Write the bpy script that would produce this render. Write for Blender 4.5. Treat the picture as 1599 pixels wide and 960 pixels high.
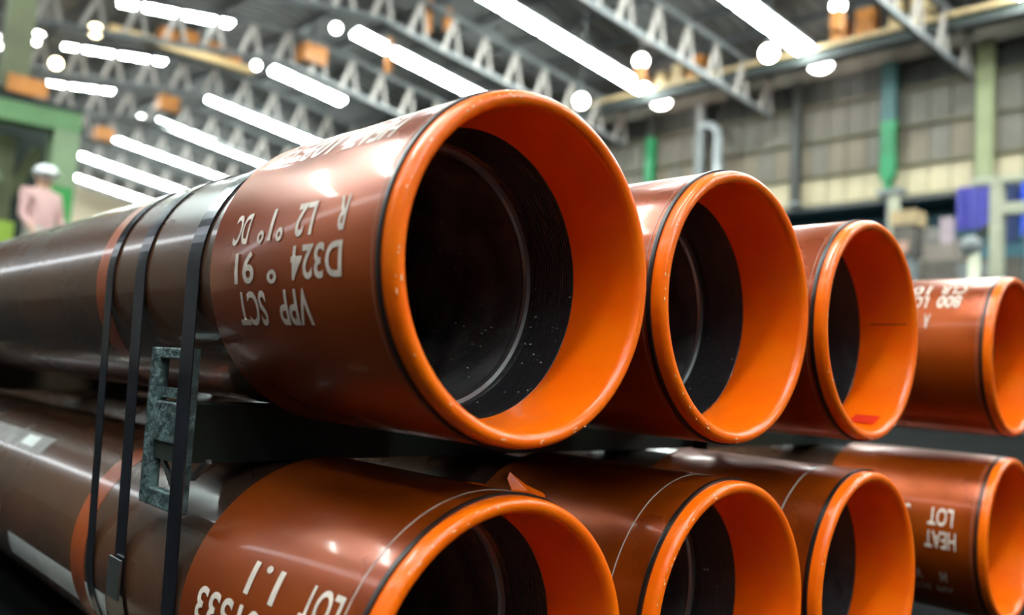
import bpy, bmesh, math, random
from mathutils import Vector, Matrix

for o in list(bpy.data.objects): bpy.data.objects.remove(o)
S = bpy.context.scene
COL = S.collection
rnd = random.Random(7)

# ------------------------------------------------------------------ camera
ZP = 0.657                                   # height of the top row's pipe axes above the floor
CAM = Vector((-0.5835, -0.5803, ZP - 0.1054))
cd = bpy.data.cameras.new('camera')
cd.sensor_width = 36; cd.lens = 1324.55 / 1599 * 36
cd.clip_start = .02; cd.clip_end = 300
cd.dof.use_dof = True; cd.dof.focus_distance = 1.0; cd.dof.aperture_fstop = 2.6
cam = bpy.data.objects.new('camera', cd); COL.objects.link(cam)
RT = Vector((0.7196, -0.6918, 0.059)); UP = Vector((-0.0964, -0.0153, 0.9952)); FW = Vector((0.6876, 0.7219, 0.0777))
m = Matrix((RT, UP, -FW)).transposed().to_4x4(); m.translation = CAM
cam.matrix_world = m
S.camera = cam

# ------------------------------------------------------------------ world, exposure
w = bpy.data.worlds.new('world'); S.world = w; w.use_nodes = True
bg = w.node_tree.nodes['Background']; bg.inputs[0].default_value = (.86, .93, 1, 1); bg.inputs[1].default_value = .05
S.view_settings.view_transform = 'Standard'; S.view_settings.look = 'None'
S.view_settings.exposure = 1.15; S.view_settings.gamma = 1; S.view_settings.use_curve_mapping = False
LAMP = 34.0                                   # emission of the roof light strips

# ------------------------------------------------------------------ materials
def mat(name, col, rough=.5, metal=0, coat=0, var=0, vscale=8, bump=0, bscale=40, emit=0, spec=.5, col2=None, rvar=0):
    M = bpy.data.materials.new(name); M.use_nodes = True
    nt = M.node_tree; b = nt.nodes['Principled BSDF']
    b.inputs['Base Color'].default_value = (*col, 1); b.inputs['Roughness'].default_value = rough
    b.inputs['Metallic'].default_value = metal; b.inputs['Coat Weight'].default_value = coat
    b.inputs['Coat Roughness'].default_value = .08; b.inputs['Specular IOR Level'].default_value = spec
    if emit:
        b.inputs['Emission Color'].default_value = (*col, 1); b.inputs['Emission Strength'].default_value = emit
    tc = nt.nodes.new('ShaderNodeTexCoord')
    if var or rvar or col2:
        n = nt.nodes.new('ShaderNodeTexNoise'); n.inputs['Scale'].default_value = vscale; n.inputs['Detail'].default_value = 6
        nt.links.new(tc.outputs['Object'], n.inputs['Vector'])
        r = nt.nodes.new('ShaderNodeValToRGB'); r.color_ramp.elements[0].position = .35; r.color_ramp.elements[1].position = .68
        c2 = col2 if col2 else tuple(c * (1 - var) for c in col)
        r.color_ramp.elements[0].color = (*c2, 1); r.color_ramp.elements[1].color = (*col, 1)
        nt.links.new(n.outputs['Fac'], r.inputs['Fac']); nt.links.new(r.outputs['Color'], b.inputs['Base Color'])
        if rvar:
            q = nt.nodes.new('ShaderNodeMapRange'); q.inputs['To Min'].default_value = rough; q.inputs['To Max'].default_value = rough + rvar
            q.inputs['From Min'].default_value = .35; q.inputs['From Max'].default_value = .7
            nt.links.new(n.outputs['Fac'], q.inputs['Value']); nt.links.new(q.outputs['Result'], b.inputs['Roughness'])
    if bump:
        n2 = nt.nodes.new('ShaderNodeTexNoise'); n2.inputs['Scale'].default_value = bscale; n2.inputs['Detail'].default_value = 4
        nt.links.new(tc.outputs['Object'], n2.inputs['Vector'])
        bp = nt.nodes.new('ShaderNodeBump'); bp.inputs['Strength'].default_value = bump; bp.inputs['Distance'].default_value = .01
        nt.links.new(n2.outputs['Fac'], bp.inputs['Height']); nt.links.new(bp.outputs['Normal'], b.inputs['Normal'])
    return M

M_orange = mat('orange_plastic', (1.0, .165, .001), .3, coat=.25, spec=.35, bump=.12, bscale=30, col2=(1.0, .13, .001), vscale=14)
M_coupling = mat('red_brown_varnish', (.42, .070, .002), .26, metal=.42, coat=.22, spec=.35, col2=(.25, .034, .001), vscale=5, bump=.05, bscale=9, rvar=.14)
M_pipe = mat('dark_varnished_steel', (.05, .03, .022), .2, coat=.5, spec=.4, col2=(.12, .045, .018), vscale=3, bump=.05, bscale=6, rvar=.16)
M_band = mat('orange_paint_band', (.42, .075, .012), .3, coat=.5, var=.3)
M_bore = mat('black_bore', (.012, .012, .014), .3, coat=.3, bump=.25, bscale=60, rvar=.2, col2=(.02, .02, .023), vscale=25)
M_bore2 = mat('grey_bore', (.09, .09, .095), .36, coat=.4, bump=.3, bscale=70, rvar=.2, col2=(.022, .02, .022), vscale=20)
M_bright = mat('machined_edge', (.28, .29, .30), .3, metal=.9)
M_gasket = mat('black_gasket', (.012, .008, .007), .35)
M_scribe = mat('worn_scribe', (.34, .13, .08), .3)
M_scribe2 = mat('pale_scribe', (.5, .42, .36), .3)
M_white = mat('white_stencil_paint', (.82, .66, .56), .5, var=.3, vscale=60)
M_stripe = mat('white_mark', (.9, .92, .88), .35, var=.15, vscale=20)
M_label = mat('grey_label', (.36, .32, .30), .4, var=.5, vscale=30)
M_dust = mat('dust', (.32, .33, .35), .6)
M_strap = mat('blued_steel_strap', (.045, .05, .075), .16, metal=.75, coat=.5, rvar=.12, vscale=12, col2=(.02, .02, .03))
M_clip = mat('steel_clip', (.55, .58, .57), .3, metal=1, bump=.3)
M_spacer = mat('grey_green_cast_steel', (.17, .25, .25), .35, metal=.3, bump=.6, bscale=90, col2=(.045, .07, .072), vscale=45)
M_wood = mat('skid_timber', (.10, .065, .035), .8, var=.5, vscale=14, bump=.4)
M_floor = mat('concrete_floor', (.01, .01, .01), .95, spec=.03, var=.4, vscale=.7, bump=.1)
M_roof = mat('roof_sheet', (.095, .088, .083), .6, var=.35, vscale=.5)
M_dark = mat('dark_steel', (.05, .052, .055), .5, var=.4, vscale=2)
M_chord = mat('grey_steel', (.13, .13, .13), .5, var=.4, vscale=2)
M_web = mat('pale_web_steel', (.36, .31, .28), .5, var=.3, vscale=3)
M_tan = mat('tan_wall_sheet', (.56, .46, .30), .6, var=.25, vscale=1.2)
M_brown = mat('brown_wall_sheet', (.25, .195, .135), .6, var=.4, vscale=.9)
M_brown2 = mat('grey_brown_wall_sheet', (.20, .17, .135), .6, var=.4, vscale=.9)
M_girt = mat('olive_girt', (.12, .10, .055), .6)
M_teal = mat('teal_sheet', (.045, .17, .22), .5, var=.5, vscale=.6)
M_green = mat('green_column_paint', (.004, .22, .07), .5, var=.4, vscale=1.2)
M_pale = mat('pale_olive_paint', (.24, .25, .12), .5, var=.25, vscale=1)
M_dolive = mat('dark_olive_paint_and_shade', (.035, .034, .028), .6)
M_gframe = mat('green_frame_paint', (.13, .26, .10), .45, var=.3, vscale=2)
M_gframe2 = mat('pale_green_paint', (.22, .30, .16), .45, var=.25, vscale=2)
M_olive = mat('olive_paint', (.12, .125, .055), .5, var=.3, vscale=2)
M_bgreen = mat('bright_green_paint', (.03, .26, .05), .5)
M_black = mat('black_green', (.012, .018, .012), .6)
M_yellow = mat('yellow_beam_paint', (.75, .50, .24), .5, var=.2)
M_or = mat('orange_box_paint', (.55, .19, .03), .5, var=.4, vscale=3)
M_or2 = mat('tan_box_paint', (.60, .42, .22), .5, var=.3, vscale=3)
M_beige = mat('beige_wall', (.75, .6, .42), .6)
M_lwall = mat('left_wall_sheet', (.06, .055, .05), .6, var=.3, vscale=1)
M_blue = mat('blue_tarp', (.02, .06, .55), .5, var=.3)
M_purple = mat('violet_blue_tarp', (.06, .05, .32), .5, var=.3)
M_mach = mat('taupe_machine', (.16, .13, .105), .5, var=.5, vscale=2)
M_cream = mat('cream_post', (.52, .50, .36), .5, var=.2)
M_greyp = mat('grey_post', (.24, .25, .25), .5, var=.3)
M_lamp = mat('strip_light', (.86, 1.0, .97), .5, emit=LAMP)
M_bulb = mat('white_bulb', (1, .98, .9), .5, emit=11)
M_warm = mat('warm_bulb', (1, .86, .5), .5, emit=9)
M_added_glow = mat('added_glow_glass', (.9, .96, 1), .5, emit=2.4)
M_skin = mat('skin', (.55, .32, .22), .5)
M_shirt = mat('pink_shirt', (.62, .36, .34), .7)
M_trouser = mat('pale_trousers', (.62, .6, .52), .7)
M_helmet = mat('white_helmet', (.85, .85, .85), .3)

# ------------------------------------------------------------------ helpers
def put(name, me, M=None, parent=None, smooth=False, loc=None):
    o = bpy.data.objects.new(name, me); COL.objects.link(o)
    if M is not None and not me.materials: me.materials.append(M)
    if parent is not None: o.parent = parent
    if loc is not None: o.location = loc
    if smooth:
        for p in me.polygons: p.use_smooth = True
    return o
def tag(o, label, cat, group=None):
    o['label'] = label; o['category'] = cat
    if group: o['group'] = group
    return o
def thing(name, label, cat, loc=(0, 0, 0), group=None):
    o = bpy.data.objects.new(name, None); COL.objects.link(o); o.location = loc; o.empty_display_size = .1
    return tag(o, label, cat, group)
def lathe(prof, seg=128, closed=False):
    """surface of revolution about the local Y axis; prof = [(y, r), ...]"""
    V = []; F = []; n = len(prof)
    for i in range(seg):
        a = 2 * math.pi * i / seg
        for y, r in prof: V.append((r * math.cos(a), y, r * math.sin(a)))
    for i in range(seg):
        j = (i + 1) % seg
        for k in range(n if closed else n - 1):
            l = (k + 1) % n
            F.append((i * n + k, i * n + l, j * n + l, j * n + k))
    me = bpy.data.meshes.new('lathe'); me.from_pydata(V, [], F); me.update()
    return me
def sharp(me, ang=35):
    for p in me.polygons: p.use_smooth = True
    try: me.set_sharp_from_angle(angle=math.radians(ang))
    except Exception: pass
    return me
class MB:
    def __init__(s): s.V = []; s.F = []
    def box(s, lo, hi):
        b = len(s.V); x0, y0, z0 = lo; x1, y1, z1 = hi
        s.V += [(x0, y0, z0), (x1, y0, z0), (x1, y1, z0), (x0, y1, z0), (x0, y0, z1), (x1, y0, z1), (x1, y1, z1), (x0, y1, z1)]
        s.F += [tuple(b + i for i in f) for f in ((3, 2, 1, 0), (4, 5, 6, 7), (0, 1, 5, 4), (1, 2, 6, 5), (2, 3, 7, 6), (3, 0, 4, 7))]
        return s
    def bar(s, a, b, w, h, side=Vector((0, 1, 0))):
        """box section bar from a to b, w along `side`, h across"""
        a = Vector(a); b = Vector(b); d = (b - a).normalized(); sd = (side - d * side.dot(d)).normalized(); u = d.cross(sd)
        k = len(s.V)
        for p in (a, b):
            for x, y in ((-1, -1), (1, -1), (1, 1), (-1, 1)): s.V.append(tuple(p + sd * (x * w / 2) + u * (y * h / 2)))
        s.F += [tuple(k + i for i in f) for f in ((3, 2, 1, 0), (4, 5, 6, 7), (0, 1, 5, 4), (1, 2, 6, 5), (2, 3, 7, 6), (3, 0, 4, 7))]
        return s
    def cyl(s, a, b, r0, r1=None, n=16):
        r1 = r0 if r1 is None else r1
        a = Vector(a); b = Vector(b); d = (b - a).normalized(); t = Vector((1, 0, 0)) if abs(d.x) < .9 else Vector((0, 1, 0))
        e = d.cross(t).normalized(); f = d.cross(e); k = len(s.V)
        for p, r in ((a, r0), (b, r1)):
            for i in range(n):
                q = 2 * math.pi * i / n; s.V.append(tuple(p + e * (r * math.cos(q)) + f * (r * math.sin(q))))
        for i in range(n): s.F.append((k + i, k + (i + 1) % n, k + n + (i + 1) % n, k + n + i))
        s.F += [tuple(k + i for i in range(n))[::-1], tuple(k + n + i for i in range(n))]
        return s
    def ball(s, c, r, n=14, m=8, sc=(1, 1, 1)):
        k = len(s.V); c = Vector(c)
        for j in range(m + 1):
            t = math.pi * j / m
            for i in range(n):
                q = 2 * math.pi * i / n
                s.V.append((c.x + r * sc[0] * math.sin(t) * math.cos(q), c.y + r * sc[1] * math.sin(t) * math.sin(q), c.z + r * sc[2] * math.cos(t)))
        for j in range(m):
            for i in range(n): s.F.append((k + j * n + i, k + (j + 1) * n + i, k + (j + 1) * n + (i + 1) % n, k + j * n + (i + 1) % n))
        return s
    def mesh(s):
        me = bpy.data.meshes.new('m'); me.from_pydata(s.V, [], s.F); me.update(); return me
    def build(s, name, M, parent=None, smooth=False, loc=None):
        return put(name, s.mesh(), M, parent, smooth, loc)

def rel(x, y, z): return Vector((x, y, z)) + CAM      # surveyed from the camera station

# ------------------------------------------------------------------ hall shell
XW, RIDGE = 24.75, 14.0
def deck(x):                                           # underside of the roof sheets, relative to the camera
    return 12.75 - .18 * (x - RIDGE) if x > RIDGE else 12.75 - .10 * (RIDGE - x)
YB, YE, XL = -14, 66, -7.5
fl = MB().box((XL - 2, YB - 30, -.2), (XW + 6, YE + 2, 0)).build('floor', M_floor); fl['kind'] = 'structure'
# corrugated roof sheets over both slopes
def slope(x0, x1):
    V = []; F = []; n = 0; y = YB; i = 0
    while y < YE:
        for dy, dz in ((0, 0), (.22, 0), (.27, .07), (.45, .07)):
            for x in (x0, x1): V.append(tuple(rel(x, y + dy, deck(x) + dz)))
        y += .5
    for k in range(len(V) // 2 - 1): F.append((2 * k, 2 * k + 1, 2 * k + 3, 2 * k + 2))
    me = bpy.data.meshes.new('m'); me.from_pydata(V, [], F); return me
c1 = put('ceiling', slope(RIDGE, XW + 2), M_roof); c1['kind'] = 'structure'
c2 = put('ceiling_slope', slope(XL, RIDGE), M_roof); c2['kind'] = 'structure'
for par, xs in ((c1, [15.2 + 1.55 * i for i in range(7)]), (c2, [12.6 - 1.9 * i for i in range(13)])):
    for x in xs:
        z = deck(x)
        MB().bar(rel(x, YB, z - .10), rel(x, YE, z - .10), .09, .18, Vector((1, 0, 0))).build('purlin', M_dark, par)
bk = MB().box((XL, YE, 0), (XW + 4, YE + .3, 14)).build('wall_back', M_beige); bk['kind'] = 'structure'
lw = MB().box((XL - .3, YB, 0), (XL, YE, 10.2)).build('wall_left', M_lwall); lw['kind'] = 'structure'

# unseen glowing band added high in the left wall for streaks and side light
win = MB().box((XL + .02, YB, 8.35), (XL + .10, YE, 8.45)).build('added_window_1', M_dark); win['kind'] = 'structure'
MB().box((XL + .02, YB, 9.95), (XL + .10, YE, 10.05)).build('added_window_head', M_dark, win)
pm = MB().box((0, .05, 0), (.03, 1.95, 1.5)).mesh(); pm.materials.append(M_added_glow)
for i in range(40): put('pane', pm, None, win, loc=(XL + .03, YB + 2 * i, 8.45))
# right wall: sheets on girts, upper part; set-back teal wall below
X0 = CAM.x + XW; Z = CAM.z
wr = MB().box((X0 + .12, YB, Z + 5.75), (X0 + .3, YE, Z + deck(XW) + .1)).build('wall_right', M_brown2); wr['kind'] = 'structure'
def panel_mesh(h, wdt=.56):
    b = MB(); b.box((0, 0, 0), (.06, wdt, h))
    for k in range(3): b.box((-.035, .06 + k * .19, .02), (.0, .06 + k * .19 + .07, h - .02))
    return b.mesh()
tiers = [(5.80, 6.64, M_tan), (6.74, 7.79, M_brown), (7.87, 8.9, M_brown2), (8.95, 9.85, M_dolive)]  # top tier coloured dark for the shade under the eave
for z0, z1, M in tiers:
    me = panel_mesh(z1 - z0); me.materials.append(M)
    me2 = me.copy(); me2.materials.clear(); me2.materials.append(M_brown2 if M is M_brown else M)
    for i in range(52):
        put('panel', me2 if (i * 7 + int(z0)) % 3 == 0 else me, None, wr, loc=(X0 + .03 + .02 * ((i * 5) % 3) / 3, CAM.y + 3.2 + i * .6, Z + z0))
for z0 in (5.72, 6.66, 7.80, 8.9):
    MB().box((X0 - .12, YB, Z + z0), (X0 + .12, YE, Z + z0 + .08)).build('girt', M_girt, wr)
wl = MB().box((X0 + 1.4, YB, 0), (X0 + 1.7, YE, Z + 5.75)).build('wall_right_lower', M_teal); wl['kind'] = 'structure'
MB().box((X0 + 1.3, YB, Z + 4.55), (X0 + 1.4, YE, Z + 4.8)).build('trim_rail', mat('teal_rail', (.07, .16, .17), .5), wl)
MB().box((X0 - .12, YB, Z + 5.62), (X0 + 1.7, YE, Z + 5.72)).build('trim_ledge', M_dark, wr)

# ------------------------------------------------------------------ pipes
PO, PC, L = .162, .1755, 8.0
ring_prof = [(.016, .1742), (.006, .1742), (.002, .1730), (-.0008, .1706), (-.0016, .1678), (-.0014, .1645), (.0002, .1612), (.003, .1590), (.008, .1576),
             (.05, .1552), (.0905, .1525), (.0925, .1530), (.0925, .1560), (.05, .1590), (.016, .1610)]
me_ring = sharp(lathe(ring_prof, 160, True), 50)
coup_prof = [(.0165, .1585), (.0165, .1715), (.0215, .1755), (.345, .1755), (.352, .1725), (.352, .1615), (.300, .1615), (.300, .1585)]
me_coup = sharp(lathe(coup_prof, 160, True), 30)
body_prof = [(.352, PO), (L, PO), (L, .1415), (.352, .1415)]
me_body = sharp(lathe(body_prof, 128, True), 40)
thr = [(.0915, .1565)]
y = .0935
while y < .150:
    r = .1535 - (y - .093) * .10
    thr += [(y, r), (y + .0012, r - .0006), (y + .0024, r)]; y += .0036
thr += [(.155, .1468), (.158, .1468)]
me_thread = sharp(lathe(thr + [(.158, .157)][:0], 128), 60)
me_step = sharp(lathe([(.158, .1468), (.1595, .1422), (.164, .1405), (.166, .1410)], 128), 30)
me_bore = sharp(lathe([(.166, .1408), (.9, .1402), (L, .1402)], 128), 30)
me_gask = sharp(lathe([(.0155, .1735), (.0155, .1768), (.0185, .1772), (.0215, .1764), (.0225, .1750)], 128), 30)
def thin_ring(y0, y1, r): return sharp(lathe([(y0, r - .0006), (y0, r), (y1, r), (y1, r - .0006)], 128), 60)

_font_cache = {}
def text_mesh(txt, r, ya, yb, a0, a1, yoff=0, bold=.012):
    """stencil lettering wrapped on the cylinder: reads from ya to yb, cap height from angle a0 to a1 (degrees)"""
    cu = bpy.data.curves.new('t', 'FONT'); cu.body = txt; cu.size = 1; cu.offset = bold; cu.resolution_u = 4
    o = bpy.data.objects.new('t', cu); COL.objects.link(o)
    bpy.context.view_layer.update()
    me = bpy.data.meshes.new_from_object(o.evaluated_get(bpy.context.evaluated_depsgraph_get()))
    bpy.data.objects.remove(o)
    bm = bmesh.new(); bm.from_mesh(me)
    for k in range(1, 8):                     # cut across so the letters follow the curve
        bmesh.ops.bisect_plane(bm, geom=bm.verts[:] + bm.edges[:] + bm.faces[:], plane_co=(0, k * .09, 0), plane_no=(0, 1, 0))
    xs = [v.co.x for v in bm.verts]; x0, x1 = min(xs), max(xs)
    cap = .70
    for v in bm.verts:
        u = (v.co.x - x0) / (x1 - x0); a = math.radians(a0 + (a1 - a0) * v.co.y / cap)
        v.co = Vector((r * math.cos(a), ya + u * (yb - ya), r * math.sin(a)))
    bm.normal_update(); bm.to_mesh(me); bm.free(); me.materials.clear()
    return me
def patch(r, y0, y1, a0, a1, n=12, skew=0):
    V = []; F = []
    for i in range(n + 1):
        a = math.radians(a0 + (a1 - a0) * i / n)
        for yy in (y0, y1): V.append((r * math.cos(a), yy + skew * i / n, r * math.sin(a)))
    for i in range(n): F.append((2 * i, 2 * i + 1, 2 * i + 3, 2 * i + 2))
    me = bpy.data.meshes.new('m'); me.from_pydata(V, [], F); return me

def make_pipe(label, x, y, z, group, scribes=((.027, .0285),), texts=(), pale=False):
    t = thing('steel_pipe', label, 'pipe', (x, y, z), group)
    put('pipe_body', me_body, M_pipe, t); put('coupling', me_coup, M_coupling, t)
    put('thread_protector', me_ring, M_orange, t); put('gasket_ring', me_gask, M_gasket, t)
    th = put('threaded_bore', me_thread, M_bore, t)
    put('bore_step', me_step, M_bright, th); put('inner_wall', me_bore, M_bore2, th)
    for a, b in scribes: put('scribe_line', thin_ring(a, b, .1759), M_scribe2 if pale else M_scribe, t)
    put('paint_band', thin_ring(.715 + rnd.uniform(-.01, .01), .765, .1625), M_band, t)
    for txt, ya, yb, a0, a1 in texts:           # each word its own part
        n = len(txt); i = 0
        while i < n:
            if txt[i] == ' ': i += 1; continue
            j = i
            while j < n and txt[j] != ' ': j += 1
            f = lambda q: ya + (yb - ya) * q / n
            put('stencil_lettering', text_mesh(txt[i:j], .1762, f(i), f(j - .18), a0, a1, bold=.02), M_white, t); i = j
    return t
G1 = 'steel pipes stacked in two rows'
zt, zb = ZP - .003, ZP - .399
P1 = make_pipe('largest and nearest pipe end, top row, white stencilled D324 text on its red-brown coupling', 0, -.002, zt, G1, texts=[
    ('VPP SCT', .132, .285, 191.2, 202.5), ('D324 \u00b0 91', .074, .288, 177.6, 188.0), ('R  L2 \u00b01\u00b0 DC', .076, .300, 163.3, 174.2),
    ('HEAT 103 C3', .070, .310, 129.5, 141.0), ('LOT   1.53', .080, .325, 113.5, 124)])
P2 = make_pipe('second pipe from the nearest in the top row, plain coupling with a pale worn top', .3756, -.002, zt, G1)
P3 = make_pipe('third pipe in the top row, with a hairline across its orange opening', .758, -.008, zt, G1)
B1 = make_pipe('nearest pipe of the bottom row, white stencilled LOT 1.1 on its bright brown coupling', .005, .014, zb, G1, scribes=((.044, .0455),), pale=True, texts=[
    ('LOT  1.1', .052, .222, 150.5, 161.0), ('  201333', .085, .312, 164.8, 176.0), ('HEAT', .085, .2, 179, 190)])
B2 = make_pipe('second pipe of the bottom row, with a pale scribed line round its brown coupling', .386, 0, zb, G1, scribes=((.066, .0675),), pale=True)
B3 = make_pipe('third pipe of the bottom row, pale scribed line behind its orange ring', .757, -.012, zb, G1, scribes=((.080, .0825),), pale=True)
P4 = make_pipe('top pipe of the separate far pair, white lettering on top of its coupling', 1.502, -.002, zt, G1, texts=[
    ('CLR 101', .068, .20, 122.5, 133.5), ('800 LOT', .070, .19, 136, 147), ('A   1', .125, .2, 153, 164)])
B4 = make_pipe('bottom pipe of the separate far pair, stencilled HEAT and LOT upside down', 1.510, .004, zb, G1, texts=[
    ('HEAT  1', .056, .17, 174.7, 186.0), ('LOT  3', .064, .17, 159, 170.8), ('M  V', .078, .145, 203, 211), ('API 5CT', .07, .15, 215, 220)])

# marks and dust
put('hairline', patch(.1535, .012, .088, 8, 8.5, 2), M_gasket, P3)
put('white_stripe', patch(.1624, .62, 1.12, 193, 209, 12, .02), M_stripe, B1)  # white strip along the pipe's lower left side
put('paper_label', patch(.1624, 1.09, 1.5, 129, 143), M_label, B1)
put('paper_label', patch(.1626, 1.16, 1.24, 131, 139), M_stripe, B1)
def dust(par, n, y0, y1, r0, a0, a1, seed):
    q = random.Random(seed); b = MB()
    for i in range(n):
        a = math.radians(q.uniform(a0, a1)); yy = q.uniform(y0, y1); s = q.choice((.0004, .0005, .0007, .0012)); r = r0 - (yy - .093) * .10 * (r0 > .145)
        c = Vector((math.cos(a) * (r - .0009), yy, math.sin(a) * (r - .0009)))
        b.bar(c, c + Vector((0, s * 1.8, 0)), s * 1.2, s, Vector((-math.sin(a), 0, math.cos(a))))
    o = b.build('dust_specks', M_dust, par); o['kind'] = 'stuff'
dust(P1, 30, .094, .150, .1530, -75, 5, 3); dust(P1, 90, .17, .38, .1405, -80, 40, 4)
dust(P2, 16, .094, .150, .1530, -70, -10, 5)
dust(B2, 10, .094, .150, .1530, -40, 20, 6)

M_scuff = mat('scuff', (1.0, .62, .36), .4)
def scuffs(par, n, seed):
    q = random.Random(seed); b = MB()
    for i in range(n):
        a = math.radians(q.uniform(95, 300)); r = q.uniform(.1655, .1722); s = q.uniform(.0012, .005)
        c = Vector((math.cos(a) * r, -.0016 + max(0, r - .168) * .28, math.sin(a) * r)); tn = Vector((-math.sin(a), 0, math.cos(a)))
        b.bar(c - tn * s / 2, c + tn * s / 2, q.uniform(.0005, .0014), .0006, Vector((math.cos(a), 0, math.sin(a))))
    o = b.build('scuff_marks', M_scuff, par); o['kind'] = 'stuff'
for i, pp in enumerate((P1, P2, P3, B1, B2, B3)): scuffs(pp, 26, 40 + i)
put('red_smear', patch(.1541, .018, .060, -74, -62, 4), mat('red_smear_paint', (.8, .03, .01), .4), P3)
# orange scraps of plastic lying on the bottom row
def scrap(label, loc, pts, th=.0025, rz=0):
    n = len(pts); V = [(x, y, z) for x, y, z in pts] + [(x, y, z + th) for x, y, z in pts]
    F = [tuple(range(n))[::-1], tuple(range(n, 2 * n))] + [(i, (i + 1) % n, n + (i + 1) % n, n + i) for i in range(n)]
    me = bpy.data.meshes.new('m'); me.from_pydata(V, [], F)
    o = put('plastic_scrap', me, M_orange, None, loc=loc); o.rotation_euler.z = rz
    return tag(o, label, 'scrap', 'torn orange plastic scraps on the bottom row')
zc = zb + PC
scrap('larger torn orange plastic scrap, standing above the nearest bottom pipe\'s ring', (.070, .085, zc - .012),
      [(-.005, .0, .003), (.016, -.006, .001), (.036, -.016, -.004), (.038, -.011, -.002), (.024, .002, .006), (.014, .010, .014), (.006, .012, .020), (-.002, .009, .014)], rz=.15)
scrap('small flat orange plastic sliver left of the larger scrap', (.052, .145, zc - .0095), [(0, 0, 0), (.020, -.009, -.001), (.023, -.005, -.001), (.016, .003, 0), (.003, .006, .001)])
scrap('small orange scrap in the dark gap behind the second bottom pipe', (.470, .185, zb + .1535), [(0, 0, 0), (.02, -.012, -.010), (.024, -.003, -.010), (.006, .010, -.001)])

# ------------------------------------------------------------------ steel straps round the six-pipe bundle
centres = [(0, zt), (.3756, zt), (.758, zt), (.005, zb), (.386, zb), (.757, zb)]
def hull(rad):
    P = sorted({(cx + rad * math.cos(2 * math.pi * i / 96), cz + rad * math.sin(2 * math.pi * i / 96)) for cx, cz in centres for i in range(96)})
    def half(pts):
        h = []
        for p in pts:
            while len(h) > 1 and (h[-1][0] - h[-2][0]) * (p[1] - h[-2][1]) - (h[-1][1] - h[-2][1]) * (p[0] - h[-2][0]) <= 1e-9: h.pop()
            h.append(p)
        return h[:-1]
    return half(P) + half(P[::-1])
def strap(label, y0, y1, lean=0, seal=False):
    h0 = hull(PO + .0012); h1 = hull(PO + .0026)
    V = []; F = []
    def side(p, yy): 
        return (p[0], yy + lean * (p[1] - zb), p[1])
    n0, n1 = len(h0), len(h1)
    if n0 != n1: h1 = [(p[0], p[1]) for p in h0]; n1 = n0; c = (sum(p[0] for p in h0) / n0, sum(p[1] for p in h0) / n0); h1 = [(p[0] + .0014 * (1 if p[0] > c[0] else -1), p[1] + .0014 * (1 if p[1] > c[1] else -1)) for p in h0]
    for a, b in zip(h0, h1): V += [side(a, y0), side(a, y1), side(b, y1), side(b, y0)]
    for i in range(n0):
        j = (i + 1) % n0
        for k in range(4):
            l = (k + 1) % 4; F.append((i * 4 + k, j * 4 + k, j * 4 + l, i * 4 + l))
    me = bpy.data.meshes.new('m'); me.from_pydata(V, [], F)
    t = thing('steel_strap', label, 'strap', (0, y0, zb - PO), 'dark steel straps round the pipe bundle')
    o = put('band', me, M_strap, t); o.location = (0, -y0, -(zb - PO))
    zc2 = zb - .005 - (zb - PO)
    if seal: MB().box((-.166, -.004, zc2 - .02), (-.1635, y1 - y0 + .004, zc2 + .03)).build('strap_seal', M_clip, t)
    return t
strap('front steel strap, widest looking, just behind the nearest coupling', .398, .434)
strap('middle steel strap, blue sheen, left edge of the grey spacer', .560, .594, .02, True)
strap('rear steel strap, thinnest looking, beside the orange paint band', .676, .703, .03)

# ------------------------------------------------------------------ cast steel spacer between the rows
sp = thing('steel_spacer', 'speckled grey-green steel spacer block with two openings, clamped between the rows', 'spacer', (-.155, .475, ZP - .2))
zl, zh, ya, yb, xa, xb = -.295, -.098, -.060, .062, -.0035, .010
b = MB()
def rrow(z0, z1): b.box((xa, ya, z0), (xb, yb, z1))
b.box((xa, yb - .030, zl + .2), (xb, yb, zh + .2)); b.box((xa, ya, zl + .2), (xb, ya + .016, zh + .2))
for z0, z1 in ((zl, zl + .022), (-.215, -.165), (zh - .014, zh)): b.box((xa, ya + .016, z0 + .2), (xb, yb - .030, z1 + .2))
o = b.build('end_plate', M_spacer, sp); md = o.modifiers.new('b', 'BEVEL'); md.width = .002; md.segments = 2
MB().box((.0, ya + .02, -.0365), (1.84, yb - .03, .0345)).build('cross_bar', M_black, sp)  # coloured black so the gap between the rows reads as shaded
MB().bar((.004, -.03, -.07), (.004, .012, -.036), .006, .005).build('brace', M_clip, sp)
MB().bar((.012, -.10, -.028), (.012, -.058, -.052), .006, .006).build('brace', M_clip, sp)  # bright bar put in for the edge highlight of a curved saddle
MB().box((.0, ya + .02, .04), (.012, yb - .034, .052)).build('brace', M_spacer, sp)

# timber battens that carry the rows
def timber(label, x0, x1, y0, y1, z0, z1, g): 
    o = MB().box((x0, y0, z0), (x1, y1, z1)).build('timber_batten', M_wood); md = o.modifiers.new('b', 'BEVEL'); md.width = .004
    return tag(o, label, 'timber', g)
for i, yy in enumerate((2.2, 4.6, 7.0)):
    timber('timber batten between the two pipe rows, %s from the pipe mouths' % ('first', 'second', 'third')[i], -.14, 1.68, yy, yy + .1, zb + PO + .0005, zt - PO - .0005, 'battens between the pipe rows')
for i, yy in enumerate((.82, 3.4, 6.6)):
    timber('timber skid on the floor under the bottom row, %s from the pipe mouths' % ('first', 'second', 'third')[i], -.26, 1.8, yy, yy + .14, 0, zb - PO - .0005, 'floor skids under the pipes')

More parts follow.
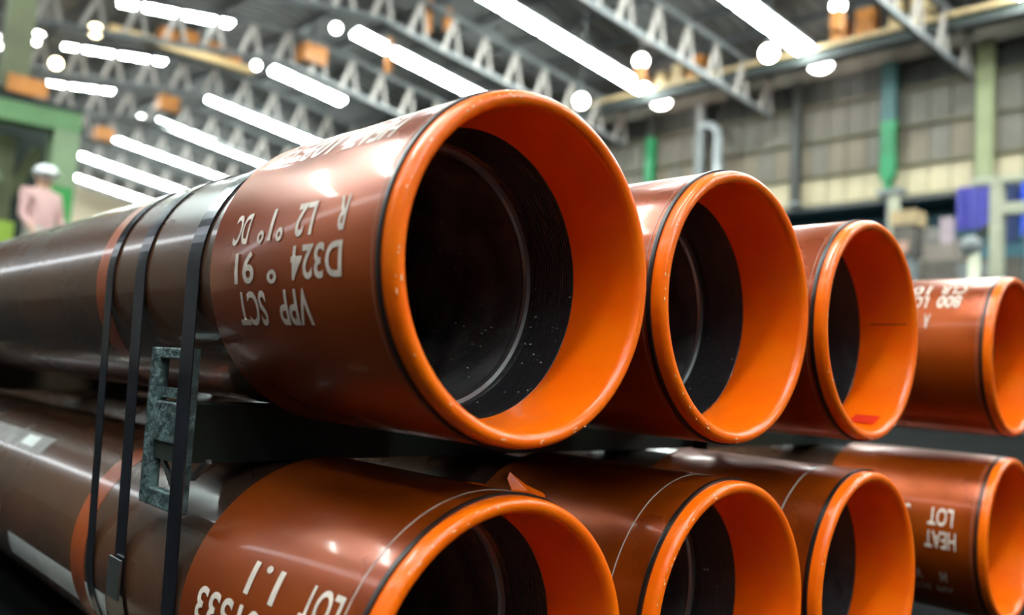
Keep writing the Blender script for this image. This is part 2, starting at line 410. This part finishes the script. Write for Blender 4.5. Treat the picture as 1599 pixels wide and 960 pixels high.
# ------------------------------------------------------------------ roof trusses
SK = .15
TOPZ = lambda x: (9.93 + .18 * (24.1 - x)) if x > RIDGE else (9.93 + .18 * (24.1 - RIDGE)) - .10 * (RIDGE - x)
ords = ['nearest', 'second', 'third', 'fourth', 'fifth', 'sixth', 'seventh', 'eighth', 'ninth', 'tenth', 'eleventh']
XE = 4.0
def make_truss():
    t = thing('roof_truss', '', 'truss')
    P = lambda x, z: (x - 24.1, -SK * (x - 24.1), z)
    for nm, dz, hh in (('top_chord', 0, .16), ('bottom_chord', -1.24, .17)):
        b = MB(); b.bar(P(24.1, TOPZ(24.1) + dz), P(RIDGE, TOPZ(RIDGE) + dz), .16, hh); b.bar(P(RIDGE, TOPZ(RIDGE) + dz), P(XE, TOPZ(XE) + dz), .16, hh)
        b.build(nm, M_chord, t)
    x = 23.9; 
    L1 = MB().bar((0, 0, 0), (-.42, 0, -1.18), .06, .14).mesh(); L2 = MB().bar((0, 0, 0), (.28, 0, -1.24), .06, .11).mesh()
    L1.materials.append(M_web); L2.materials.append(M_web)
    while x > XE + .5:
        p = P(x, TOPZ(x) - .04)
        put('web_bar', L1, None, t, loc=p); put('web_bar', L2, None, t, loc=p); x -= 1.22
    return t
tr0 = make_truss()
for k in range(9):
    if k == 0: t = tr0
    else:
        t = tr0.copy(); COL.objects.link(t)
        for ch in tr0.children:
            c = ch.copy(); COL.objects.link(c); c.parent = t
    t.location = rel(24.1, 7.87 + 5.93 * k, 0)
    t['label'] = 'lattice roof truss with pale zigzag bars between grey chords, %s from the camera' % ords[k]
    t['group'] = 'roof trusses across the hall'

# ------------------------------------------------------------------ strip lights under the roof
def strip(label, x0, y0, z0, x1, y1, z1, n, wd=.5, grp='strip lights under the roof'):
    a = rel(x0, y0, z0); e = rel(x1, y1, z1); d = e - a; ln = d.length; d.normalize()
    t = thing('strip_light', label, 'light', a, grp)
    MB().bar((0, 0, .12), d * ln + Vector((0, 0, .12)), wd + .08, .10).build('housing', M_chord, t)
    for q in (.08, .5, .92):
        c = d * ln * q; zz = rel(x0 + (x1 - x0) * q, 0, deck(x0 + (x1 - x0) * q)).z - a.z
        MB().cyl((c.x, c.y, c.z + .16), (c.x, c.y, zz + .03), .02, n=6).build('hanger_rod', M_dark, t)
    g = .14; sl = (ln - g * (n - 1)) / n
    me = MB().bar((0, 0, 0), d * sl, wd, .12).mesh(); me.materials.append(M_lamp)
    for i in range(n): put('lamp_tube', me, None, t, loc=d * (i * (sl + g)))
    return t
for k in range(-5, 9):
    y = 11.9 + 5.85 * k
    xr, zr, yr = 22.55, 9.95, y
    if k == 3: xr, zr, yr = 18.3, 10.8, y + .65
    vis = k >= 0
    strip('long white strip light on the right roof slope, %s' % ((ords[k] + ' row back from the camera') if vis else 'row behind the camera, number %s' % ords[-k - 1]),
          15.3, y + 1.1, 11.38, xr, yr, zr, 3 if k == 3 else 5, grp='strip lights on the right roof slope' if vis else 'strip lights behind the camera')
for k in range(-7, 7):
    y = 27.9 + 5.85 * k
    strip('white strip light on the left roof slope, %s row down the hall' % ords[max(0, k + 3) if k > -4 else 10] if k > -4 else 'white strip light on the left roof slope behind the camera, %s' % ords[-k - 4],
          8.8, y + .52, 11.23, 12.3, y, 11.55, 3, grp='strip lights on the left roof slope')
for k in range(-3, 4):  # unseen aisle strips, added as extra light from overhead left
    y = 3 + 5.85 * k
    strip('unseen white strip light added over the left aisle, %s of seven' % ords[k + 3], -4.5, y + .5, 9.9, 2.0, y, 10.5, 4, grp='unseen strip lights added over the left aisle')

# round pendant lamps
def pendant(label, x, y, z, r=.2, M=None, flat=1, holder=False):
    M = M or M_bulb
    c = rel(x, y, z); t = thing('pendant_lamp', label, 'lamp', c, 'round lamps under the roof')
    MB().ball((0, 0, 0), r, 18, 10, (1, 1, flat)).build('bulb', M, t, True)
    MB().cyl((0, 0, r * flat * .8), (0, 0, r * flat + .12), r * .55, .05).build('cap', M_chord, t)
    top = rel(x, y, deck(x)).z - c.z + .03
    MB().cyl((0, 0, r * flat + .1), (0, 0, top), .02, n=8).build('hanger_rod', M_dark, t)
    if holder: MB().box((-.12, -.12, -r - .45), (.12, .12, -r + .05)).build('bracket_box', M_or, t)
    return t
pendant('flattened white lamp at the wall end of the nearest right strip light', 23.45, 11.85, 9.75, .34, flat=.6)
pendant('flattened white lamp at the wall end of the second right strip light', 23.45, 17.7, 9.75, .34, flat=.6)
pendant('round greenish-white lamp left of the flattened lamp by the nearest strip', 17.7, 10.25, 7.95, .2)
pendant('round lamp just above the nearest pipe ring', 17.7, 16.2, 7.95, .2)
pendant('round lamp over an orange box, end of the second strip light', 19.1, 15.2, 9.33, .2, holder=True)
pendant('small round lamp over an orange box near the top edge', 19.1, 9.25, 9.33, .17, holder=True)
pendant('bluish ridge lamp near the left end of the third strip light', 14.5, 24.62, 11.25, .16)
pendant('ridge lamp at the end of the yellow beam', 14.5, 30.3, 11.25, .15)
pendant('small far ridge lamp, lowest of the ridge lamps', 14.5, 42.1, 11.3, .15, M_bulb)
pendant('yellowish round lamp at the left end of the yellow beam', 9.0, 31.4, 11.1, .22, M_warm)
pendant('white lamp between the olive post and the yellowish lamp', 8.0, 34.6, 11.3, .24)
pendant('warm orange-glowing round lamp above the left strip light', 9.0, 35.9, 10.95, .2, M_warm)
pendant('round lamp at the left edge of the picture', 7.0, 35.3, 11.0, .24)
pendant('small round lamp above the green beam, end of the lowest left strip', 8.3, 40.0, 11.05, .18)

# overhead crane beam, painted yellow, with orange fittings
cb = thing('crane_beam', 'long yellowish overhead beam running up to the ridge lamp', 'beam', rel(14.4, 30.4, 11.0))
MB().bar((0, 0, 0), (-5.0, .8, .25), .3, .26).build('girder', M_yellow, cb)
for i, (dx, dz) in enumerate(((-3.4, .55), (-2.6, .7), (-1.7, .6), (-.9, .5))):
    MB().box((dx, .3, .2), (dx + .55, .8, .2 + dz)).build('trolley_box', M_or, cb)

for xx, yy, zz, sz, lb in ((13.6, 36.5, 10.7, .8, 'orange hoist box below the ridge, first beyond the yellow beam'), (13.6, 44.5, 10.7, .8, 'orange hoist box below the ridge, second beyond the yellow beam'),
        (13.7, 54.5, 10.8, .9, 'orange hoist box below the ridge, farthest down the hall'), (15.0, 27.0, 11.05, .9, 'wide tan-orange hoist box above the third strip light')):
    t = thing('hoist_box', lb, 'box', rel(xx, yy, zz), 'orange hoist boxes under the ridge')
    MB().box((-sz / 2, -.3, -.35), (sz / 2, .3, .35)).build('body', M_or, t); MB().cyl((0, 0, .35), (0, 0, deck(xx) - zz + .03), .04, n=8).build('hanger_rod', M_dark, t)
    MB().box((-sz / 2 - .05, -.34, .28), (sz / 2 + .05, .34, .36)).build('lid', M_chord, t)
# side girder along the truss ends with equipment standing on it
sg = thing('side_girder', 'dark longitudinal girder with a pale top flange along the right truss ends', 'girder', rel(22.85, 4, 9.5))
MB().box((-.1, 0, .15), (.1, 30, .42)).build('web_plate', M_black, sg)
MB().box((-.2, 0, .42), (.2, 30, .54)).build('top_flange', M_or2, sg)
MB().box((-.22, 0, .09), (.22, 30, .15)).build('bottom_flange', M_dark, sg)
G3 = 'boxes standing on the side girder'
for i, (yy, wd, h, M, lb) in enumerate(((10.95, .42, .75, M_or, 'reddish orange box on the side girder, beside the small top lamp'), (10.2, .5, .9, M_or, 'tall bright orange box on the side girder at the top edge'),
        (9.35, .34, .9, M_or2, 'tan box on the side girder, left one of two tan boxes at the top'), (8.7, .5, .9, M_or2, 'wide tan box on the side girder, rightmost at the top edge'),
        (17.9, .3, .5, M_or, 'small orange box on the side girder beside the second flattened lamp'), (17.2, .4, .55, M_or2, 'tan box on the side girder, second from the strip light end'),
        (16.5, .4, .7, M_or2, 'tall tan box in the middle of the far girder boxes'), (15.8, .5, .85, M_or, 'orange-yellow box behind the truss bars on the side girder'))):
    t = thing('equipment_box', lb, 'box', rel(22.85, yy, 10.041), G3)
    MB().box((-.2, -wd / 2, 0), (.2, wd / 2, h * .8)).build('body', M, t)
    MB().box((-.23, -wd / 2 - .03, h * .8), (.23, wd / 2 + .03, h * .86)).build('lid', M_chord, t)
# orange bars hanging near the ridge at the top of the picture
for i, (xx, yy, zz, h, lb) in enumerate(((16.3, 24.0, 10.7, 1.2, 'short orange bar hanging near the third strip light'), (15.9, 21.4, 11.3, 1.2, 'middle orange bar hanging at the top edge'), (16.4, 21.0, 11.2, .7, 'thin orange bar hanging at the top edge, beside the middle one'))):
    t = thing('hanging_bar', lb, 'bar', rel(xx, yy, zz), 'orange bars hanging from the roof')
    MB().box((-.09, -.09, -h / 2), (.09, .09, h / 2)).build('bar', M_or, t); MB().cyl((0, 0, h / 2), (0, 0, max(h / 2 + .02, deck(xx) - zz)), .03, n=8).build('hanger_rod', M_dark, t)

# ------------------------------------------------------------------ wall columns and duct
def column(label, y, z0, z1, wd, M, M2=None, cap=False, zm=None):
    t = thing('wall_column', label, 'column', rel(XW - .3, y, z0), 'columns on the right wall')
    zz = z1 if zm is None else zm
    b = MB(); b.box((-.05, -wd / 2, 0), (.0, wd / 2, zz - z0)); b.box((.0, -.03, 0), (.16, .03, zz - z0)); b.box((.13, -wd / 2, 0), (.17, wd / 2, zz - z0))
    if cap: b = MB(); b.box((-.05, -wd / 2, .35), (.17, wd / 2, zz - z0)); b.bar((.06, 0, .36), (.06, 0, -.1), .16, .3)
    b.build('shaft', M, t)
    if zm: MB().box((-.05, -wd / 2, zm - z0), (.17, wd / 2, z1 - z0)).build('upper_shaft', M2, t)
    MB().box((-.1, -wd / 2 - .06, -.14 if cap else -.1), (.2, wd / 2 + .06, 0)).build('base_plate', M_greyp, t)
column('pale olive wall column at the right, below the end of the nearest truss', 7.63, 6.0, 9.8, .42, M_pale)
column('bright green wall column with a narrowed foot, upper half coloured as in shade', 10.2, 5.95, 9.8, .42, M_green, mat('shaded_teal', (.01, .07, .07), .5), True, 8.0)  # upper shaft takes the shade near the roof into its colour
column('slim dark olive wall column between the green and the grey duct', 13.1, 5.9, 9.8, .26, M_dolive)
column('short green wall column seen above the second pipe', 18.85, 6.0, 9.8, .36, M_green, M_dolive, True, 8.9)
column('grey wall column beside the bent duct', 16.7, 6.0, 9.8, .3, M_greyp)
dk = thing('bent_duct', 'pale grey duct with a bent top on the wall above the second pipe', 'duct', rel(24.2, 15.8, 5.8))
b = MB(); pts = [(0, 0, 0), (0, 0, 2.6), (0, .08, 2.85), (0, .3, 3.02), (0, .65, 3.08)]
for a, c in zip(pts, pts[1:]): b.cyl(a, c, .13); b.ball(c, .13, 12, 6)
b.build('tube', mat('pale_duct', (.4, .42, .43), .4), dk, True)
MB().cyl((0, 0, 1.2), (0, 0, 1.3), .17).build('collar', M_chord, dk)
MB().box((0, -.06, 1.22), (.5, .06, 1.28)).build('wall_bracket', M_chord, dk)

# ------------------------------------------------------------------ machinery under the right wall
def W(x, y, z): return rel(x, y, z)
fz = -CAM.z
mf = thing('upright_gantry', 'pale upright frame with a crossbeam at the right edge', 'frame', W(18, 5.36, fz))
H = 4.25 - fz
MB().box((-.11, -.11, 0), (.11, .11, H)).build('post', M_cream, mf)
MB().box((-.1, -.75, 0), (.1, -.52, H - .35)).build('post', M_greyp, mf)
MB().box((-.12, -2.0, H), (.12, .45, H + .14)).build('crossbeam', M_cream, mf)
MB().box((-.1, -.52, H - .62), (.1, -.11, H - .40)).build('bracket', M_cream, mf)
def tarp(label, x, y0, y1, z0, z1, M):
    V = []; F = []; n = 14
    for i in range(n + 1):
        yy = y0 + (y1 - y0) * i / n; o = .05 * math.sin(i * 1.9)
        for k in range(2):
            for dx in (0, .03): V.append(tuple(W(x + o + dx, yy, (z0, z1)[k])))
    for i in range(n):
        a = 4 * i; F += [(a, a + 4, a + 6, a + 2), (a + 1, a + 3, a + 7, a + 5), (a + 2, a + 6, a + 7, a + 3), (a, a + 1, a + 5, a + 4)]
    F += [(0, 2, 3, 1), (4 * n, 4 * n + 1, 4 * n + 3, 4 * n + 2)]
    me = bpy.data.meshes.new('m'); me.from_pydata(V, [], F)
    return tag(put('hanging_tarp', me, M), label, 'tarp', 'blue tarps behind the machinery')
rail = MB().bar(W(22.9, 4.0, 5.42), W(22.9, 9.6, 5.42), .08, .1).build('tarp_rail', M_chord); tag(rail, 'thin dark rail carrying the blue tarps', 'rail')
for yy in (4.1, 9.5): MB().bar(W(22.9, yy, fz), W(22.9, yy, 5.4), .08, .08).build('rail_post', M_chord, rail)
tarp('violet-blue tarp left of the pale frame post', 22.8, 6.95, 7.75, 4.3, 5.4, M_purple)
tarp('vivid blue tarp at the right edge of the picture', 22.8, 5.1, 6.3, 4.05, 5.4, M_blue)
tarp('dark navy tarp between the two frame posts', 22.8, 6.35, 6.9, 3.9, 5.4, mat('navy_tarp', (.02, .03, .10), .6))
ma = thing('taupe_machine', 'large taupe machine with domed housing seen above the far pair of pipes', 'machine', W(20.6, 7.3, fz))
h = -fz
MB().box((-.7, -1.8, 0), (.8, 1.1, h + 3.1)).build('base', M_mach, ma)
MB().cyl((-.5, .1, h + 3.45), (.6, .1, h + 3.45), .46, n=24).build('drum', M_mach, ma, True)
MB().box((-.6, -.5, h + 3.1), (.5, .8, h + 3.5)).build('housing', mat('taupe_light', (.24, .19, .16), .5), ma)
MB().bar((0, -.25, h + 3.25), (0, -1.35, h + 4.2), .14, .16, Vector((1, 0, 0))).build('arm', M_black, ma)
MB().box((-.55, .3, h + 3.8), (-.35, .55, h + 4.15)).build('indicator', mat('teal_indicator', (.15, .5, .5), .4), ma)
MB().box((-.55, -.4, h + 3.5), (-.35, -.15, h + 4.1)).build('valve', mat('mauve_valve', (.4, .3, .33), .5), ma)
MB().box((-.75, -1.5, h + 2.6), (-.7, -.6, h + 3.0)).build('panel_cover', M_greyp, ma)
bo = thing('capped_post', 'cream post with a round grey cap in front of the machine', 'post', W(17, 5.45, fz))
MB().cyl((0, 0, 0), (0, 0, h + 2.75), .1).build('shaft', M_cream, bo, True); MB().ball((0, .05, h + 2.88), .2).build('cap', M_greyp, bo, True)
ct = thing('control_cabinet', 'slim grey cabinet with a tan box on top, left of the taupe machine', 'cabinet', W(18, 7.05, fz))
MB().box((-.2, -.16, 0), (.2, .16, h + 2.9)).build('stand', M_greyp, ct); MB().box((-.25, -.22, h + 2.9), (.25, .22, h + 3.55)).build('body', M_mach, ct)
MB().box((-.28, -.26, h + 3.55), (.28, .26, h + 3.85)).build('top_box', M_or2, ct); MB().box((-.27, -.1, h + 2.95), (-.25, .1, h + 3.2)).build('display', mat('salmon_panel', (.55, .3, .22), .5), ct)
pc = thing('slim_post', 'slim cream post directly under the bright green column', 'post', W(19, 7.75, fz))
MB().box((-.08, -.1, 0), (.08, .1, h + 4.5)).build('shaft', M_cream, pc); MB().box((-.12, -.2, h + 4.5), (.12, .2, h + 4.62)).build('head_plate', M_greyp, pc)

mb = thing('added_dark_bed', 'long low black bed added along the right wall to darken the gap between the pipe rows', 'machine', W(21.6, -2, fz))  # added black block that darkens the view through the pipe gap
MB().box((0, 0, .25), (.7, 34, h + 1.55)).build('bed', M_black, mb)
for q in range(8): MB().box((.05, .3 + q * 4.7, 0), (.65, .7 + q * 4.7, .25)).build('foot', M_dark, mb)
# ------------------------------------------------------------------ green frame and platform on the left
gf = thing('green_gantry', 'light green steel gantry with a thick top beam at the left edge', 'gantry', W(3.19, 12, fz))
MB().box((-.14, -.14, 0), (.14, .14, h + 2.05)).build('post', M_bgreen, gf)
MB().box((-.15, -.15, h + 2.05), (.15, .15, h + 2.78)).build('post_head', M_gframe2, gf)
MB().bar((-1.7, 0, h + 2.86), (.16, 0, h + 2.92), .3, .26).build('top_beam', M_gframe, gf)
MB().bar((-1.7, 0, h + 3.02), (.16, 0, h + 3.08), .34, .05).build('beam_deck', M_black, gf)
MB().box((-.66, .5, 0), (-.42, .7, h + 2.7)).build('post', M_olive, gf)
MB().box((-.98, .7, 0), (-.80, .85, h + 2.7)).build('post', M_dolive, gf)
MB().bar((-.45, .6, h + 1.95), (-.15, .5, h + 2.6), .12, .14).build('brace', M_olive, gf)
MB().bar((-1.1, .3, h + 1.8), (-.62, .3, h + 2.15), .08, .12).build('brace', M_gframe2, gf)
MB().box((-1.9, .9, 0), (.2, .96, h + 3.0)).build('back_panel', M_black, gf)
MB().box((-1.5, .2, h + .2), (-.42, .28, h + 1.55)).build('guard_panel', mat('lime_panel', (.30, .42, .05), .5), gf)
op = thing('olive_post', 'tall olive post rising above the green gantry to the top edge', 'post', W(2.55, 12.0, 3.115))
MB().box((-.15, -.12, 0), (.15, .12, 4.6)).build('shaft', M_olive, op); MB().box((-.22, -.14, 0), (.22, .14, .06)).build('base_plate', M_black, op)
MB().box((-.1, -.2, .0), (.35, -.14, .22)).build('orange_fitting', M_or, op)
dl = thing('dark_lattice', 'dark lattice tower left of the olive post', 'tower', W(2.1, 12.6, 3.05))
for xx in (-.35, .2): MB().box((xx - .05, -.05, -.05), (xx + .05, .05, 4.4)).build('leg', M_black, dl)
for k in range(5): MB().bar((-.35, 0, k * .85), (.2, 0, k * .85 + .8), .06, .09).build('lattice_bar', M_black, dl)

# ------------------------------------------------------------------ worker on the platform
pf = thing('work_platform', 'low green platform the worker stands on', 'platform', W(2.85, 11.45, fz))
PH = h + 2.2 - 1.76
MB().box((-.4, -.3, PH - .08), (.3, .3, PH)).build('deck', M_gframe, pf)
for sx in (-.36, .26):
    for sy in (-.26, .26): MB().box((sx - .03, sy - .03, 0), (sx + .03, sy + .03, PH - .08)).build('leg', M_gframe, pf)
def person(label, loc, rz):
    V = {'pel': (0, 0, .95), 'sp': (0, .0, 1.15), 'ch': (0, .0, 1.33), 'nk': (0, 0, 1.47), 'hd': (0, .01, 1.56), 'tp': (0, .01, 1.66)}
    R_ = {'pel': .15, 'sp': .14, 'ch': .165, 'nk': .06, 'hd': .092, 'tp': .085}
    E = [('pel', 'sp'), ('sp', 'ch'), ('ch', 'nk'), ('nk', 'hd'), ('hd', 'tp')]
    for s, n in ((-1, 'l'), (1, 'r')):
        V.update({n + 'sh': (s * .19, 0, 1.40), n + 'el': (s * .25, .02, 1.12), n + 'wr': (s * .22, .16, .95), n + 'hip': (s * .10, 0, .88), n + 'kn': (s * .11, .02, .50), n + 'an': (s * .11, -.01, .09), n + 'to': (s * .12, .17, .05)})
        R_.update({n + 'sh': .07, n + 'el': .048, n + 'wr': .032, n + 'hip': .10, n + 'kn': .065, n + 'an': .045, n + 'to': .035})
        E += [('ch', n + 'sh'), (n + 'sh', n + 'el'), (n + 'el', n + 'wr'), ('pel', n + 'hip'), (n + 'hip', n + 'kn'), (n + 'kn', n + 'an'), (n + 'an', n + 'to')]
        for f in range(5):
            base = (s * (.215 - .012 * f) if f < 4 else s * .19, .20 + (.0 if f < 4 else -.02), .93)
            a, c, e2 = n + 'f%da' % f, n + 'f%db' % f, n + 'f%dc' % f
            ln = (.05, .056, .05, .042, .035)[f]
            ox = (-.02 + f * .014 if f < 4 else -.035) * s
            V.update({a: (V[n + 'wr'][0] + ox, .205 if f < 4 else .185, .925), c: (V[n + 'wr'][0] + ox * 1.15, .205 + ln * .6, .905), e2: (V[n + 'wr'][0] + ox * 1.1, .205 + ln * .8, .88)})
            R_.update({a: .010, c: .008, e2: .007}); E += [(n + 'wr', a), (a, c), (c, e2)]
    ks = list(V); me = bpy.data.meshes.new('m'); me.from_pydata([V[k] for k in ks], [(ks.index(a), ks.index(c)) for a, c in E], [])
    t = thing('person', label, 'person', loc); t.rotation_euler.z = rz
    o = put('body', me, None, t)
    for M in (M_skin, M_shirt, M_trouser): me.materials.append(M)
    md = o.modifiers.new('skin', 'SKIN'); 
    for i, k in enumerate(ks): me.skin_vertices[0].data[i].radius = (R_[k], R_[k]); me.skin_vertices[0].data[i].use_root = (k == 'pel')
    o.modifiers.new('sub', 'SUBSURF').levels = 2; o.modifiers['sub'].render_levels = 2
    bpy.context.view_layer.update()
    nm = bpy.data.meshes.new_from_object(o.evaluated_get(bpy.context.evaluated_depsgraph_get()))
    o.modifiers.clear(); o.data = nm
    nm.materials.clear()
    for M in (M_skin, M_shirt, M_trouser): nm.materials.append(M)
    for p in nm.polygons:
        c = p.center; p.use_smooth = True
        p.material_index = 0 if (c.z > 1.46 or (c.y > .15 and c.z > .8)) else (1 if c.z > .97 else 2)
    MB().ball((0, .02, 1.67), .135, 18, 8, (1, 1.12, .75)).build('helmet', M_helmet, t, True)
    b = MB(); b.ball((0, .05, 1.655), .155, 18, 4, (1, 1.15, .07)); b.build('helmet_brim', M_helmet, t, True)
    b = MB(); b.ball((0, .115, 1.565), .016, 8, 5, (1, 1.3, 1.3)); b.build('nose', M_skin, t, True)
    for s in (-1, 1):
        MB().ball((s * .035, .098, 1.59), .012, 8, 5).build('eye', M_black, t, True); MB().ball((s * .096, .01, 1.575), .022, 8, 5, (.4, 1, 1.4)).build('ear', M_skin, t, True)
    MB().ball((0, .1, 1.53), .022, 8, 4, (1.2, .5, .3)).build('mouth', mat('lips', (.45, .15, .12), .5), t, True)
    return t
person('person in white helmet, pink shirt and pale trousers standing by the green post', W(2.87, 11.45, PH - h), math.radians(200))
